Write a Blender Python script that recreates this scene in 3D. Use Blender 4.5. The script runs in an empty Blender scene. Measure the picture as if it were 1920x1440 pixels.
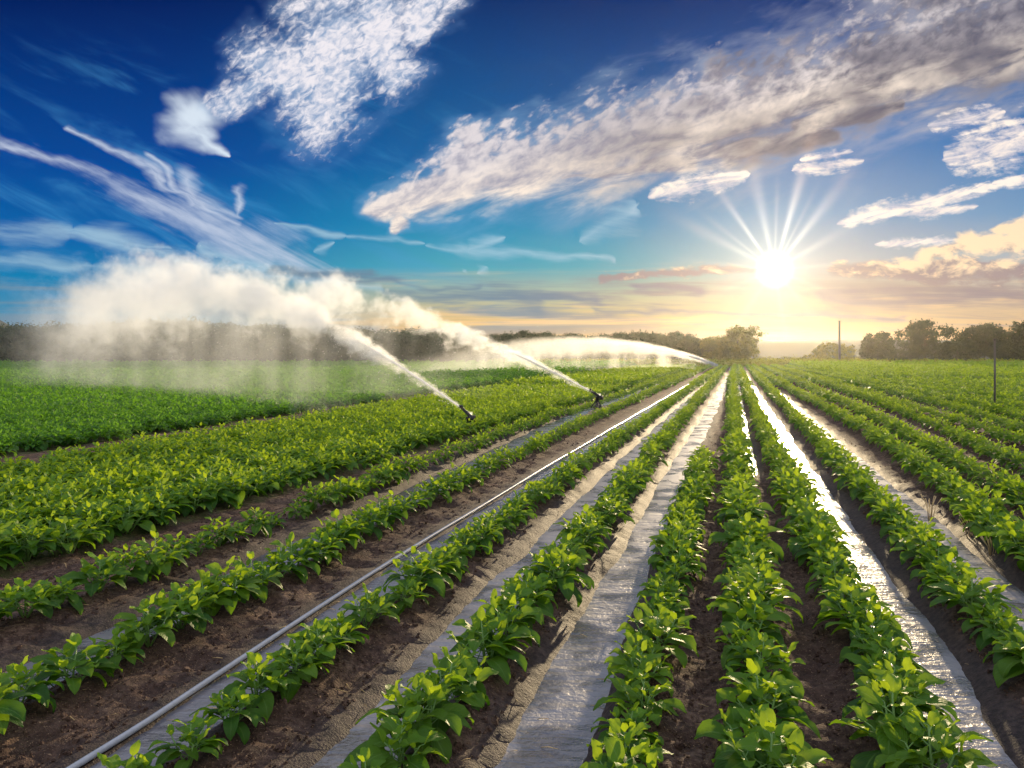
import bpy, math, random
import numpy as np
from mathutils import Vector, Matrix

random.seed(7)
RNG = np.random.default_rng(11)
SC = bpy.context.scene
COL = SC.collection
R = math.radians
F = 1507.0            # focal length in photo pixels (photo 1920 wide)
HY = 665.0            # horizon row of the photo
CH = 1.5              # camera height (m)
VX = 1382.0           # vanishing point column of the crop rows
DIR = (VX - 960) / F  # lateral drift of the rows per metre of depth

# ------------------------------------------------------------------ camera
cam = bpy.data.cameras.new("camera")
cam.sensor_fit = 'HORIZONTAL'; cam.sensor_width = 36.0
cam.lens = 36.0 * F / 1920.0
cam.shift_y = (HY - 720.0) / 1920.0
cam.clip_start = 0.05; cam.clip_end = 6000
camo = bpy.data.objects.new("camera", cam)
camo.location = (0, 0, CH); camo.rotation_euler = (R(90), 0, 0)
COL.objects.link(camo); SC.camera = camo

# ------------------------------------------------------------------ render
SC.render.engine = 'CYCLES'
SC.render.resolution_x = 1024; SC.render.resolution_y = 768
SC.view_settings.view_transform = 'Standard'
SC.view_settings.look = 'None'
SC.view_settings.exposure = 0.14
SC.view_settings.gamma = 1.0
cy = SC.cycles
cy.use_denoising = True
cy.max_bounces = 6; cy.diffuse_bounces = 3; cy.glossy_bounces = 3
cy.transmission_bounces = 4; cy.volume_bounces = 3; cy.transparent_max_bounces = 12
cy.volume_step_rate = 1.0; cy.volume_max_steps = 256
cy.sample_clamp_indirect = 6.0

SUN_PX = (1452.0, 506.0)
sd = Vector(((SUN_PX[0]-960)/F, 1.0, (HY-SUN_PX[1])/F)).normalized()
SUN_EL = math.asin(sd.z); SUN_AZ = math.atan2(sd.x, sd.y)   # azimuth clockwise from +Y

# ------------------------------------------------------------------ node maths
def lin(r, g, b, s=1.0):
    f = lambda c: (c/255/12.92 if c/255 <= .04045 else ((c/255+.055)/1.055)**2.4)
    return (f(r)*s, f(g)*s, f(b)*s, 1.0)

class NB:
    """small expression builder over a node tree"""
    def __init__(s, nt): s.nt = nt
    def node(s, t, **kw):
        n = s.nt.nodes.new(t)
        for k, v in kw.items(): setattr(n, k, v)
        return n
    def put(s, sock, v):
        if isinstance(v, E): s.nt.links.new(v.s, sock)
        elif isinstance(v, bpy.types.NodeSocket): s.nt.links.new(v, sock)
        else: sock.default_value = v
    def m(s, op, *a, clamp=False):
        n = s.node('ShaderNodeMath', operation=op, use_clamp=clamp)
        for i, v in enumerate(a): s.put(n.inputs[i], v)
        return E(s, n.outputs[0])
    def xyz(s, v):
        n = s.node('ShaderNodeSeparateXYZ'); s.put(n.inputs[0], v)
        return [E(s, o) for o in n.outputs]
    def vec(s, x, y, z=0.0):
        n = s.node('ShaderNodeCombineXYZ')
        for i, v in enumerate((x, y, z)): s.put(n.inputs[i], v)
        return E(s, n.outputs[0])
    def sm(s, v, a, b, lo=0.0, hi=1.0, kind='SMOOTHSTEP'):
        n = s.node('ShaderNodeMapRange', interpolation_type=kind)
        s.put(n.inputs[0], v); s.put(n.inputs[1], a); s.put(n.inputs[2], b); s.put(n.inputs[3], lo); s.put(n.inputs[4], hi)
        return E(s, n.outputs[0])
    def noise(s, v, scale=1.0, detail=3.0, rough=.55, dist=0.0, lac=2.0):
        n = s.node('ShaderNodeTexNoise'); s.put(n.inputs['Vector'], v)
        n.inputs['Scale'].default_value = scale; n.inputs['Detail'].default_value = detail
        n.inputs['Roughness'].default_value = rough; n.inputs['Distortion'].default_value = dist
        n.inputs['Lacunarity'].default_value = lac
        return E(s, n.outputs[0])
    def vor(s, v, scale=1.0, feature='F1', rnd=1.0):
        n = s.node('ShaderNodeTexVoronoi', feature=feature); s.put(n.inputs['Vector'], v)
        n.inputs['Scale'].default_value = scale; n.inputs['Randomness'].default_value = rnd
        return E(s, n.outputs['Distance'])
    def ramp(s, v, stops):
        n = s.node('ShaderNodeValToRGB'); s.put(n.inputs[0], v)
        el = n.color_ramp.elements
        while len(el) < len(stops): el.new(0.5)
        for e, (p, c) in zip(el, stops): e.position = p; e.color = c
        return E(s, n.outputs[0])
    def mix(s, f, a, b, mode='MIX'):
        n = s.node('ShaderNodeMix', data_type='RGBA', blend_type=mode)
        n.clamp_factor = True
        s.put(n.inputs[0], f); s.put(n.inputs[6], a); s.put(n.inputs[7], b)
        return E(s, n.outputs[2])
    def bump(s, h, strength=.3, dist=.02):
        n = s.node('ShaderNodeBump'); s.put(n.inputs['Height'], h)
        n.inputs['Strength'].default_value = strength; n.inputs['Distance'].default_value = dist
        return E(s, n.outputs[0])

class E:
    def __init__(s, b, sock): s.b = b; s.s = sock
    def __add__(s, o): return s.b.m('ADD', s, o)
    __radd__ = __add__
    def __sub__(s, o): return s.b.m('SUBTRACT', s, o)
    def __rsub__(s, o): return s.b.m('SUBTRACT', o, s)
    def __mul__(s, o): return s.b.m('MULTIPLY', s, o)
    __rmul__ = __mul__
    def __truediv__(s, o): return s.b.m('DIVIDE', s, o)
    def __rtruediv__(s, o): return s.b.m('DIVIDE', o, s)
    def clamp(s): return s.b.m('MINIMUM', s.b.m('MAXIMUM', s, 0.0), 1.0)   # (a clamped Math node compiles out of order)
    def max(s, o): return s.b.m('MAXIMUM', s, o)
    def min(s, o): return s.b.m('MINIMUM', s, o)
    def pow(s, o): return s.b.m('POWER', s, o)
    def exp(s): return s.b.m('EXPONENT', s)
    def sqrt(s): return s.b.m('SQRT', s)

# ------------------------------------------------------------------ world
world = bpy.data.worlds.new("World"); SC.world = world
world.use_nodes = True
nt = world.node_tree; nt.nodes.clear()
b = NB(nt)
tc = b.node('ShaderNodeTexCoord')
dirv = E(b, tc.outputs['Generated'])
dx, dy, dz = b.xyz(dirv)
fy = dy.max(0.03)
# sky coordinates: tangent plane of the compass direction the field faces, in photo-pixel units
px = 960.0 + F*(dx/fy)
py = HY - F*(dz/fy)
P = b.vec(px*0.01, py*0.01, 0.0)            # units of 100 px

# clear-sky gradient (elevation ramps, blended across azimuth)
def col_ramp(stops):
    return b.ramp((py/700.0).clamp(), [(y/700.0, lin(*c)) for y, c in stops])
rl = col_ramp([(0, (0,30,92)), (90, (0,44,112)), (300, (0,68,146)), (450, (0,96,165)), (525, (8,124,172)), (585, (70,135,168)), (665, (150,168,172))])
rm = col_ramp([(0, (0,46,105)), (90, (0,64,126)), (300, (0,94,156)), (420, (8,132,176)), (500, (64,158,178)), (560, (176,180,150)), (620, (212,170,104)), (665, (208,170,116))])
rr = col_ramp([(0, (10,56,118)), (90, (8,74,140)), (250, (34,108,172)), (400, (104,146,184)), (480, (158,168,178)), (560, (190,168,146)), (620, (204,166,118)), (665, (190,166,140))])
sky = b.mix(b.sm(px, 250, 900), rl, rm)
sky = b.mix(b.sm(px, 1050, 1600), sky, rr)

wv = b.node('ShaderNodeTexNoise'); b.put(wv.inputs['Vector'], b.vec(px*.006, py*.012, 1.5)); wv.inputs['Scale'].default_value = 1.0; wv.inputs['Detail'].default_value = 3.0
wA, wB, _w = b.xyz(wv.outputs[1])
pxw = px+(wA-.5)*120.0; pyw = py+(wB-.5)*70.0
WARP = [1.0]; TAPER = [0]
def cap(x0, y0, x1, y1, r0, r1):
    """signed softness field of a tapered stroke: 1 on its spine, 0 at its rim, below 0 outside"""
    ex, ey = x1-x0, y1-y0; L2 = ex*ex+ey*ey
    ax = (pxw if WARP[0] else px)-float(x0); ay = (pyw if WARP[0] else py)-float(y0)
    t = ((ax*ex + ay*ey)/L2).clamp()
    qx = ax-t*ex; qy = ay-t*ey
    rr0 = r0+(r1-r0)*t
    if TAPER[0]: rr0 = rr0*((t*(1.0-t)*4.0).sqrt()*1.25+.12)
    return 1.0-(qx*qx+qy*qy).sqrt()/rr0
def union(caps):
    m = cap(*caps[0])
    for c in caps[1:]: m = m.max(cap(*c))
    return m
def rotp(deg, sx, sy, off=0.0):
    c, s_ = math.cos(R(deg)), math.sin(R(deg))
    return b.vec((px*c+py*s_)*(sx*.01), (py*c-px*s_)*(sy*.01), off)

white = lin(236, 226, 226); cream = lin(255, 232, 205); grey = lin(92, 96, 120); dgrey = lin(74, 72, 88)

def lay(sky, mask, colr, op=1.0):
    return b.mix(mask*op, sky, colr)

# thin faint veil of high cirrus over the left
veil = b.noise(rotp(25, .35, 1.6, 3.1), 1.0, 4, .6, .6)
veilm = b.sm(veil, .48, .78)*b.sm(px, 1200, 500)*b.sm(py, 0, 200)
sky = lay(sky, veilm, lin(70, 150, 200), .45)
# cirrus strokes, left
cir = union([(-20,250,210,352,8,16), (210,352,330,400,18,36), (330,400,510,478,34,40), (500,470,620,520,26,20),
             (120,235,290,330,6,14), (285,300,345,372,8,12), (345,330,352,370,22,14), (352,370,445,405,14,10), (445,405,452,350,7,12),
             (230,300,440,420,6,10)])
cn = b.noise(rotp(28, .5, 3.6, 0), 1.0, 6, .66, .35)
cirm = b.sm(cir + (cn-.5)*3.0, -.45, 1.6)
sky = lay(sky, cirm, lin(196, 206, 224), .85)
TAPER[0] = 1
cir2 = union([(-40,430,130,440,26,24), (130,440,325,466,20,8), (-40,488,180,500,20,22), (180,500,330,520,22,20),
              (380,455,520,515,10,14), (505,425,640,442,6,7), (640,442,800,452,5,5), (800,455,1150,496,9,7), (880,465,925,440,12,5),
              (595,475,620,455,8,5), (898,500,905,492,14,10), (868,492,872,488,9,7), (1080,455,1200,385,20,24), (100,440,700,540,10,14)])
cn2 = b.noise(rotp(8, .5, 3.0, 5), 1.0, 5, .6, .3)
cir2m = b.sm(cir2 + (cn2-.5)*3.0, -.4, 1.7)
sky = lay(sky, cir2m, lin(168, 200, 216), .7)
TAPER[0] = 0
# the curved white wisp
wisp = union([(365,212,345,240,46,38), (345,240,385,268,40,20), (385,268,430,290,18,3)])
wn = b.noise(rotp(40, 1.0, 2.0, 8), 1.0, 4, .55, .4)
sky = lay(sky, b.sm(wisp + (wn-.5)*1.6, -.35, 1.0), lin(222, 234, 244), .85)
# altocumulus sheets: top patch and the long diagonal band
cellv = rotp(-32, 3.6, 6.2, 0)
warp = b.noise(rotp(-20, 1.1, 1.6, 2), 1.0, 2, .5)
cells = b.noise(cellv, 1.0, 3.0, .55, .25)
vcell = b.vor(rotp(-32, 4.2, 6.6, 1), 1.0, 'SMOOTH_F1')
bigm = b.noise(rotp(-32, .55, 1.5, 17), 1.0, 3, .6, .3)
top = union([(640,50,610,205,112,84), (700,-60,720,130,100,62), (480,120,560,150,70,90), (810,20,800,60,60,30), (470,160,420,200,60,30)])
tcell = b.noise(rotp(-34, 5.2, 8.5, 40), 1.0, 4, .6, .5)
topm = b.sm(top*1.5 + (tcell-.5)*2.2 + (bigm-.5)*2.6, -.15, 1.25)
sky = lay(sky, b.sm(top + (bigm-.5)*2.4 + (wn-.5)*.8, -.55, .9), lin(120, 158, 200), .5)
sky = lay(sky, topm, b.mix(b.sm(tcell*.6+bigm*.4, .38, .62), lin(150,170,200), lin(238,232,236)), .93)
band = union([(700,390,880,340,26,66), (735,430,760,405,14,26), (880,300,880,260,72,46), (860,335,1180,270,74,98), (1150,270,1460,190,100,112), (1420,200,1900,60,112,125),
              (1900,60,2300,-60,130,160), (1290,250,1340,150,40,52), (1300,290,1560,250,30,26), (1060,345,1300,300,6,22), (1500,235,1700,190,40,20), (1750,-60,2050,-140,170,260)])
# distance across the band: upper edge cellular, lower edge smooth
low = b.sm(py + (px-1000.0)*.27, 250, 350)
bn = b.noise(rotp(-17, .9, 3.0, 4), 1.0, 5, .6, .5)
edge = ((cells-.5)*2.6 + (.45-vcell)*1.0)*(1.0-low) + (bn-.5)*1.7*low
bandm = b.sm(band*1.5 + edge + (bigm-.5)*1.1, -.08, .95)
dark = b.sm(b.noise(rotp(-17, .45, .9, 9), 1.0, 3, .5) + b.sm(band, .0, 1.0)*.08 + .10 - b.sm(px, 1900, 900)*0.0, .46, .80)*b.sm(px, 800, 1500)
light = b.mix(low, lin(222,214,216), lin(255,238,220))
shade = b.mix(b.sm(px, 1100, 1700), lin(150,150,170), lin(78,78,98))
ctex = b.sm(cells*.6+bigm*.4, .34, .64)*(1.0-low*.75) + b.sm(bn, .34, .62)*low*.75
bcol = b.mix(ctex, shade, light)
bcol = b.mix(dark*.9, bcol, lin(84,84,104))
sky = lay(sky, b.sm(band + (bigm-.5)*1.6 + (bn-.5)*1.2, -.55, .7), b.mix(b.sm(px, 900, 1500), lin(130, 168, 200), lin(190, 190, 196)), .55)
sky = lay(sky, bandm, bcol, .95)
# small lens clouds and right-hand streaks
WARP[0] = 0; TAPER[0] = 1
lens = union([(1215,370,1405,326,15,15), (1485,320,1620,300,10,10), (1570,420,1885,344,14,12), (1680,404,1835,386,8,8), (1770,300,2060,232,36,36), (1740,236,1885,210,13,13), (1640,458,1800,450,7,7), (1860,344,2010,326,9,9), (1500,300,1600,284,7,7)])
ln = b.noise(rotp(-13, .9, 4.4, 6), 1.0, 5, .62, .6)
li = b.noise(b.vec(px*.035, py*.06, 9.0), 1.0, 4, .62, .3)
lensm = b.sm(lens + (ln-.5)*3.0 + (li-.5)*2.6, -.3, 1.0)
sky = lay(sky, lensm, b.mix(b.sm(ln, .4, .62), lin(200,196,206), lin(255,240,226)), .93)
WARP[0] = 1; TAPER[0] = 0
cum = union([(1745,480,1990,440,26,42), (1880,425,2000,415,18,34), (1560,505,2000,515,16,34), (1130,520,1420,500,10,16)])
un = b.noise(rotp(-3, 1.9, 3.4, 7), 1.0, 5, .6, .4)
cumm = b.sm(cum + (un-.5)*2.2, 0.0, .6)
sky = lay(sky, cumm, b.mix(b.sm(un + (500.0-py)*.004, .42, .62), lin(150,132,136), lin(255,222,182)), .92)
# low stratus streaks towards the horizon
hn = b.noise(rotp(1, .22, 3.4, 12), 1.0, 5, .6, .35)
hmask = b.sm(py, 480, 560)*b.sm(py, 668, 600)
hdark = b.sm(hn, .45, .60)*hmask
sky = lay(sky, hdark, b.mix(b.sm(px, 900, 1300), lin(112,138,158), lin(150,134,132)), .8)
hn2 = b.noise(rotp(-1, .18, 3.0, 31), 1.0, 5, .6, .35)
sky = lay(sky, b.sm(hn2, .52, .68)*hmask*b.sm(px, 500, 1000), lin(252,208,146), .7)
TAPER[0] = 0
strat = union([(520,508,700,515,14,14), (700,545,1000,560,20,24), (1010,555,1110,562,12,14), (1190,545,1330,552,12,22), (1540,556,2000,560,20,26), (640,525,900,540,10,12), (1100,585,1700,590,8,8)])
stm = b.sm(strat + (hn-.5)*3.4, -.2, 1.1)
sky = lay(sky, stm, b.mix(b.sm(px, 900, 1400), lin(100,128,150), lin(134,122,134)), .9)
# bright clouds made up for the unseen sky behind and above
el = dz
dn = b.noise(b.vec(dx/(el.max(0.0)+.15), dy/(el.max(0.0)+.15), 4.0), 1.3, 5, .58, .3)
fill_dome = b.mix(b.sm(dn, .40, .60), lin(60,120,190), lin(255,250,244))
fill_dome = b.mix(b.sm(el, .02, .35), lin(190,190,190), fill_dome)
# the unseen sky above and behind is brightened to fill-light the crops; the detailed sky covers the part ahead
up = b.sm(py, -60, -600)
# sun: aureole, plus lens starburst rays painted into the sky colour
sx, sy = px-SUN_PX[0], py-SUN_PX[1]
rad = (sx*sx+sy*sy).sqrt()
glow = (rad*(-1/34.0)).exp()*.8 + (rad*(-1/180.0)).exp()*.15
disc = b.sm(rad, 42, 4)*1.5
ang = b.m('ARCTAN2', sx, sy*-1.0)        # 0 = straight up, clockwise positive
rays = None
for a_deg, w, s_, ln_ in ((-35,2.6,.55,170), (-12,4.2,.34,200), (16,3.0,.62,215), (38,3.6,.42,200), (-62,4.0,.22,200), (60,4.0,.22,150), (-52,2.5,.18,150), (27,2.0,.18,150), (2,2.0,.2,150), (-84,3,.12,160), (85,3,.12,150), (112,4,.10,130), (-112,4,.10,130), (140,4,.08,120), (-145,4,.10,120), (170,4,.10,130)):
    q = (ang-R(a_deg))/R(w)
    g = (q*q*-1.0).exp()*s_*b.sm(rad, ln_*1.45, 20)
    rays = g if rays is None else rays+g
gl = glow+rays*1.0
gcol = b.mix(b.sm(rad, 40, 300), lin(255,244,214), lin(255,188,96))
def scale(c, f):
    n = b.node('ShaderNodeVectorMath', operation='SCALE'); b.put(n.inputs[0], c); b.put(n.inputs['Scale'], f); return n.outputs[0]
def plus(c, d):
    n = b.node('ShaderNodeVectorMath', operation='ADD'); b.put(n.inputs[0], c); b.put(n.inputs[1], d); return n.outputs[0]
ahead = plus(plus(sky, scale(gcol, gl)), scale((1, .96, .86), disc))
nish = b.node('ShaderNodeTexSky', sky_type='NISHITA', sun_disc=False)
nish.sun_elevation = SUN_EL; nish.sun_rotation = SUN_AZ; nish.air_density = 1.0; nish.dust_density = 1.5
bg1 = b.node('ShaderNodeBackground'); b.put(bg1.inputs[0], nish.outputs[0]); bg1.inputs[1].default_value = 0.0003
bg2 = b.node('ShaderNodeBackground'); b.put(bg2.inputs[0], ahead); bg2.inputs[1].default_value = 1.0
bg3 = b.node('ShaderNodeBackground'); b.put(bg3.inputs[0], fill_dome); bg3.inputs[1].default_value = 1.25
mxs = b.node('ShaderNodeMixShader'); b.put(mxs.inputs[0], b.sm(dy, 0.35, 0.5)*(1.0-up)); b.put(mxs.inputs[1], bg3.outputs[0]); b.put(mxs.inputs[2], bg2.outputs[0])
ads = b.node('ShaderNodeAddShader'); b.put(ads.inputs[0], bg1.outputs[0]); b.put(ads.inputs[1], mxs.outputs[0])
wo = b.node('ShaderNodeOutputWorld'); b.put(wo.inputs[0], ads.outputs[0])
world.cycles.sampling_method = 'MANUAL'; world.cycles.sample_map_resolution = 512

# ------------------------------------------------------------------ sun
sl = bpy.data.lights.new("sun", 'SUN'); sl.energy = 5.0; sl.angle = R(0.6); sl.color = (1.0, .77, .46)
so = bpy.data.objects.new("sun", sl); COL.objects.link(so)
so.rotation_euler = (-sd).to_track_quat('-Z', 'Y').to_euler()
so.location = (20, 60, 30)

# ------------------------------------------------------------------ helpers
def tag(o, label=None, cat=None, group=None, kind=None):
    if label: o['label'] = label
    if cat: o['category'] = cat
    if group: o['group'] = group
    if kind: o['kind'] = kind
    return o
def link(name, data, parent=None, loc=None):
    o = bpy.data.objects.new(name, data); COL.objects.link(o)
    if parent: o.parent = parent
    if loc: o.location = loc
    return o
def empty(name, loc, rz=0.0):
    o = bpy.data.objects.new(name, None); COL.objects.link(o)
    o.location = loc; o.rotation_euler = (0, 0, rz); o.empty_display_size = .2
    return o
def mesh_np(name, V, Fq, mat, smooth=True, attrs=None, uv=None):
    """V (n,3), Fq (m,4) or (m,3) arrays"""
    V = np.asarray(V, np.float32); Fq = np.asarray(Fq, np.int32)
    me = bpy.data.meshes.new(name)
    n, k = Fq.shape
    me.vertices.add(len(V)); me.vertices.foreach_set('co', V.ravel())
    me.loops.add(n*k); me.loops.foreach_set('vertex_index', Fq.ravel())
    me.polygons.add(n); me.polygons.foreach_set('loop_start', np.arange(n, dtype=np.int32)*k)
    me.update(calc_edges=True)
    me.polygons.foreach_set('use_smooth', np.full(n, smooth))
    for nm, a in (attrs or {}).items():
        at = me.attributes.new(nm, 'FLOAT', 'POINT'); at.data.foreach_set('value', np.asarray(a, np.float32))
    if uv is not None:
        l = me.uv_layers.new(name='uv'); l.data.foreach_set('uv', np.asarray(uv, np.float32)[Fq.ravel()].ravel())
    if mat: me.materials.append(mat)
    me.update()
    return me
class MB:
    """collects quads"""
    def __init__(s): s.v = []; s.f = []; s.n = 0
    def add(s, V, Fq):
        V = np.asarray(V, float); s.v.append(V); s.f.append(np.asarray(Fq, int)+s.n); s.n += len(V)
    def tube(s, pts, rs, k=8, cap=True):
        pts = [Vector(p) for p in pts]; V = []; 
        for i, p in enumerate(pts):
            d = (pts[min(i+1, len(pts)-1)]-pts[max(i-1, 0)]).normalized()
            a = d.orthogonal().normalized() if i == 0 else (a-d*a.dot(d)).normalized()
            c = d.cross(a)
            for j in range(k):
                t = 2*math.pi*j/k
                V.append(p+(a*math.cos(t)+c*math.sin(t))*rs[i])
        Fq = [(i*k+j, i*k+(j+1) % k, (i+1)*k+(j+1) % k, (i+1)*k+j) for i in range(len(pts)-1) for j in range(k)]
        if cap:
            for e, o in ((0, pts[0]), (len(pts)-1, pts[-1])):
                c0 = len(V); V.append(o)
                for j in range(0, k, 2):
                    q = (e*k+j, e*k+(j+1) % k, e*k+(j+2) % k, c0)
                    Fq.append(q if e else q[::-1])
        s.add([tuple(v) for v in V], Fq)
    def box(s, c, d, rz=0.0):
        x, y, z = [q/2 for q in d]; V = [(sx_*x, sy_*y, sz*z) for sz in (-1, 1) for sx_, sy_ in ((-1,-1),(1,-1),(1,1),(-1,1))]
        cs, sn = math.cos(rz), math.sin(rz)
        V = [(vx*cs-vy*sn+c[0], vx*sn+vy*cs+c[1], vz+c[2]) for vx, vy, vz in V]
        s.add(V, [(3,2,1,0), (4,5,6,7), (0,1,5,4), (1,2,6,5), (2,3,7,6), (3,0,4,7)])
    def lathe(s, prof, k=16, c=(0,0,0)):
        V = [(c[0]+r*math.cos(2*math.pi*j/k), c[1]+r*math.sin(2*math.pi*j/k), c[2]+z) for r, z in prof for j in range(k)]
        s.add(V, [(i*k+j, i*k+(j+1) % k, (i+1)*k+(j+1) % k, (i+1)*k+j) for i in range(len(prof)-1) for j in range(k)])
    def mesh(s, name, mat, smooth=True):
        return mesh_np(name, np.concatenate(s.v), np.concatenate(s.f), mat, smooth)

def mat(name):
    m = bpy.data.materials.new(name); m.use_nodes = True
    t = m.node_tree; t.nodes.clear()
    nb = NB(t); out = nb.node('ShaderNodeOutputMaterial')
    return m, nb, out
def principled(nb, out, colr, rough=.6, normal=None, spec=.5, metal=0.0):
    p = nb.node('ShaderNodeBsdfPrincipled')
    nb.put(p.inputs['Base Color'], colr); nb.put(p.inputs['Roughness'], rough); nb.put(p.inputs['Metallic'], metal)
    nb.put(p.inputs['Specular IOR Level'], spec)
    if normal is not None: nb.put(p.inputs['Normal'], normal)
    if out: nb.put(out.inputs[0], p.outputs[0])
    return p
def at_px(x, y, z=0.0):
    """ground point (at height z) of a photo pixel"""
    Y = (CH-z)*F/(y-HY)
    return ((x-960)/F*Y, Y)

# value noise ------------------------------------------------------------
def vnoise(x, y, s, seed):
    g = np.random.default_rng(seed).random((512, 512))
    x = x*s; y = y*s
    xi = np.floor(x).astype(int); yi = np.floor(y).astype(int)
    fx = x-xi; fy_ = y-yi; fx = fx*fx*(3-2*fx); fy_ = fy_*fy_*(3-2*fy_)
    a = g[xi % 512, yi % 512]; b_ = g[(xi+1) % 512, yi % 512]; c = g[xi % 512, (yi+1) % 512]; d = g[(xi+1) % 512, (yi+1) % 512]
    return (a*(1-fx)+b_*fx)*(1-fy_)+(c*(1-fx)+d*fx)*fy_

# ------------------------------------------------------------------ layout of the rows
class Line:
    """a ground line traced through photo pixels: lateral position X as a function of depth Y"""
    def __init__(s, pts, z=0.0, deg=2):
        p = np.array(pts, float); u = np.log(p[:, 1]-HY); r = (p[:, 0]-VX)/(p[:, 1]-HY)
        deg = min(deg, len(p)-1)
        w = (p[:, 1]-HY)**.5
        s.c = np.polyfit(u, r, deg, w=w); s.u0, s.u1 = u.min(), u.max(); s.k = CH-z
        s.ymin = s.k*F/(p[:, 1].max()-HY); s.ymax = s.k*F/(p[:, 1].min()-HY)
    def X(s, Y):
        u = np.clip(np.log(np.maximum(s.k*F/np.maximum(np.asarray(Y, float), .5), 1e-3)), s.u0, s.u1)
        return np.polyval(s.c, u)*s.k + DIR*np.asarray(Y, float)

ZP = .13
ROWS = {
 'v': [(1037,772),(912,829),(819,860),(741,888),(633,942),(516,970),(398,1003),(262,1059),(178,1083),(70,1125),(0,1170)],
 'w': [(1244,731),(1162,760),(1069,797),(1006,829),(928,866),(846,919),(750,966),(680,1003),(586,1045),(516,1078),(445,1106),(328,1158),(234,1200),(117,1266),(28,1312)],
 'x': [(1327,704),(1275,741),(1213,785),(1161,822),(1083,886),(1010,934),(919,992),(846,1043),(773,1098),(680,1167),(600,1209),(525,1279),(412,1345)],
 'y': [(1348,704),(1307,747),(1265,800),(1223,841),(1210,880),(1156,948),(1101,1003),(1046,1058),(1003,1123),(955,1178),(900,1247),(812,1330)],
 'z': [(1322,850),(1302,905),(1276,1014),(1254,1105),(1225,1215),(1199,1330)],
 'a': [(1377,704),(1371,747),(1385,903),(1403,1048),(1413,1119),(1421,1225),(1417,1339)],
 'b': [(1394,706),(1411,758),(1432,820),(1477,903),(1520,974),(1562,1062),(1594,1133),(1629,1204),(1682,1328)],
 'c': [(1432,716),(1473,768),(1525,810),(1594,903),(1672,974),(1743,1035),(1806,1116),(1884,1204)],
 'd': [(1442,710),(1571,770),(1632,815),(1708,874),(1743,892),(1813,945),(1884,1003)],
 'e': [(1606,768),(1712,820),(1780,861),(1831,889),(1902,931)],
 'f': [(1642,749),(1712,787),(1783,815),(1854,843),(1901,867)],
 'g': [(1736,772),(1807,796),(1901,824)],
 'h': [(1760,756),(1920,808)],
}
L = {k: Line(v, ZP, 2 if len(v) > 5 else 1) for k, v in ROWS.items()}
STRIPS = {  # centre line pixels, half width in metres (near, far)
 's1': ([(1100,769),(1006,806),(912,845),(882,878),(791,922),(700,960),(586,1013),(469,1069),(398,1102),(258,1178),(80,1250)], .22, .28),
 's2': ([(1330,706),(1223,756),(1140,813),(1060,868),(990,920),(905,977),(810,1035),(732,1083),(598,1172),(470,1262),(345,1357)], .18, .23),
 's3': ([(1345,706),(1303,737),(1175,864),(1101,953),(1040,1008),(985,1062),(912,1150),(862,1206),(800,1285)], .18, .23),
 's4': ([(1369,704),(1327,770),(1292,856),(1268,890),(1210,1000),(1170,1090),(1132,1160),(1085,1275),(1048,1355)], .175, .17),
 's5': ([(1382,706),(1384,758),(1400,831),(1409,865),(1420,920)], .09, .15),
 's6': ([(1398,706),(1432,768),(1473,831),(1494,862),(1540,935),(1579,984),(1612,1050),(1650,1115),(1700,1204),(1735,1260),(1785,1325)], .19, .18),
 's7': ([(1425,706),(1484,764),(1536,810),(1612,868),(1688,942),(1752,992),(1820,1052),(1875,1103),(1925,1160)], .18, .18),
}
S = {k: (Line(p), wn_, wf) for k, (p, wn_, wf) in STRIPS.items()}
PATH = Line([(0,1086),(281,1008),(469,957),(600,908),(756,862),(881,822),(1006,785),(1100,759)])      # bare track beside the sprinklers
TRACK = Line([(0,876),(167,853),(317,826),(500,799),(600,781),(633,776),(850,740),(912,728)], deg=1)   # far track
def strip_hw(k, Y):
    l, wn_, wf = S[k]; t = np.clip((np.asarray(Y, float)-4)/30, 0, 1); return wn_+(wf-wn_)*t

YEND = 96.0      # where the rows stop
def row_range(k):
    if k == 'z': return (2.42, L['z'].ymax)
    return (2.42, YEND)

def ground_h(X, Y):
    X = np.asarray(X, float); Y = np.asarray(Y, float)
    fade = 1/(1+np.maximum(Y-8, 0)/14)
    n = (vnoise(X, Y, 2.2, 1)-.5)*.030 + (vnoise(X, Y, 7, 2)-.5)*.030 + (vnoise(X, Y, 15, 3)-.5)*.034 + (vnoise(X, Y, 27, 4)-.5)*.026
    h = np.zeros_like(X); inside = (Y > 1.5) & (Y < YEND+3)
    for k, l in L.items():
        a, b_ = row_range(k)
        d = np.abs(X-l.X(Y)); h = np.maximum(h, np.where((Y < b_+1), .07*np.exp(-(d/.17)**2), 0))
    w = np.zeros_like(X); dip = np.zeros_like(X)
    for k in S:
        l = S[k][0]; hw = strip_hw(k, Y)
        d = np.abs(X-l.X(Y))/hw
        near_end = 1.0
        if k == 's5': near_end = np.clip((Y-l.ymin-.3)/1.5, 0, 1)
        e = np.clip(1.35-d + (vnoise(X, Y, 1.3, 9)-.5)*.5, 0, 1)*near_end
        dip = np.maximum(dip, e); w = np.maximum(w, np.clip((1.9-d)*1.6, 0, 1)*near_end)
    s_ = dip*dip*(3-2*dip)
    for T, hwid in ((PATH, .17), (TRACK, .2)):
        d = np.abs(X-T.X(Y)); h -= .03*np.exp(-(d/hwid)**4)
    h = h*(1-s_) - .055*s_ + n*fade*(1-.80*s_)*(1-.6*np.clip(w, 0, 1))
    return np.where(inside, h, n*fade), w

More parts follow.
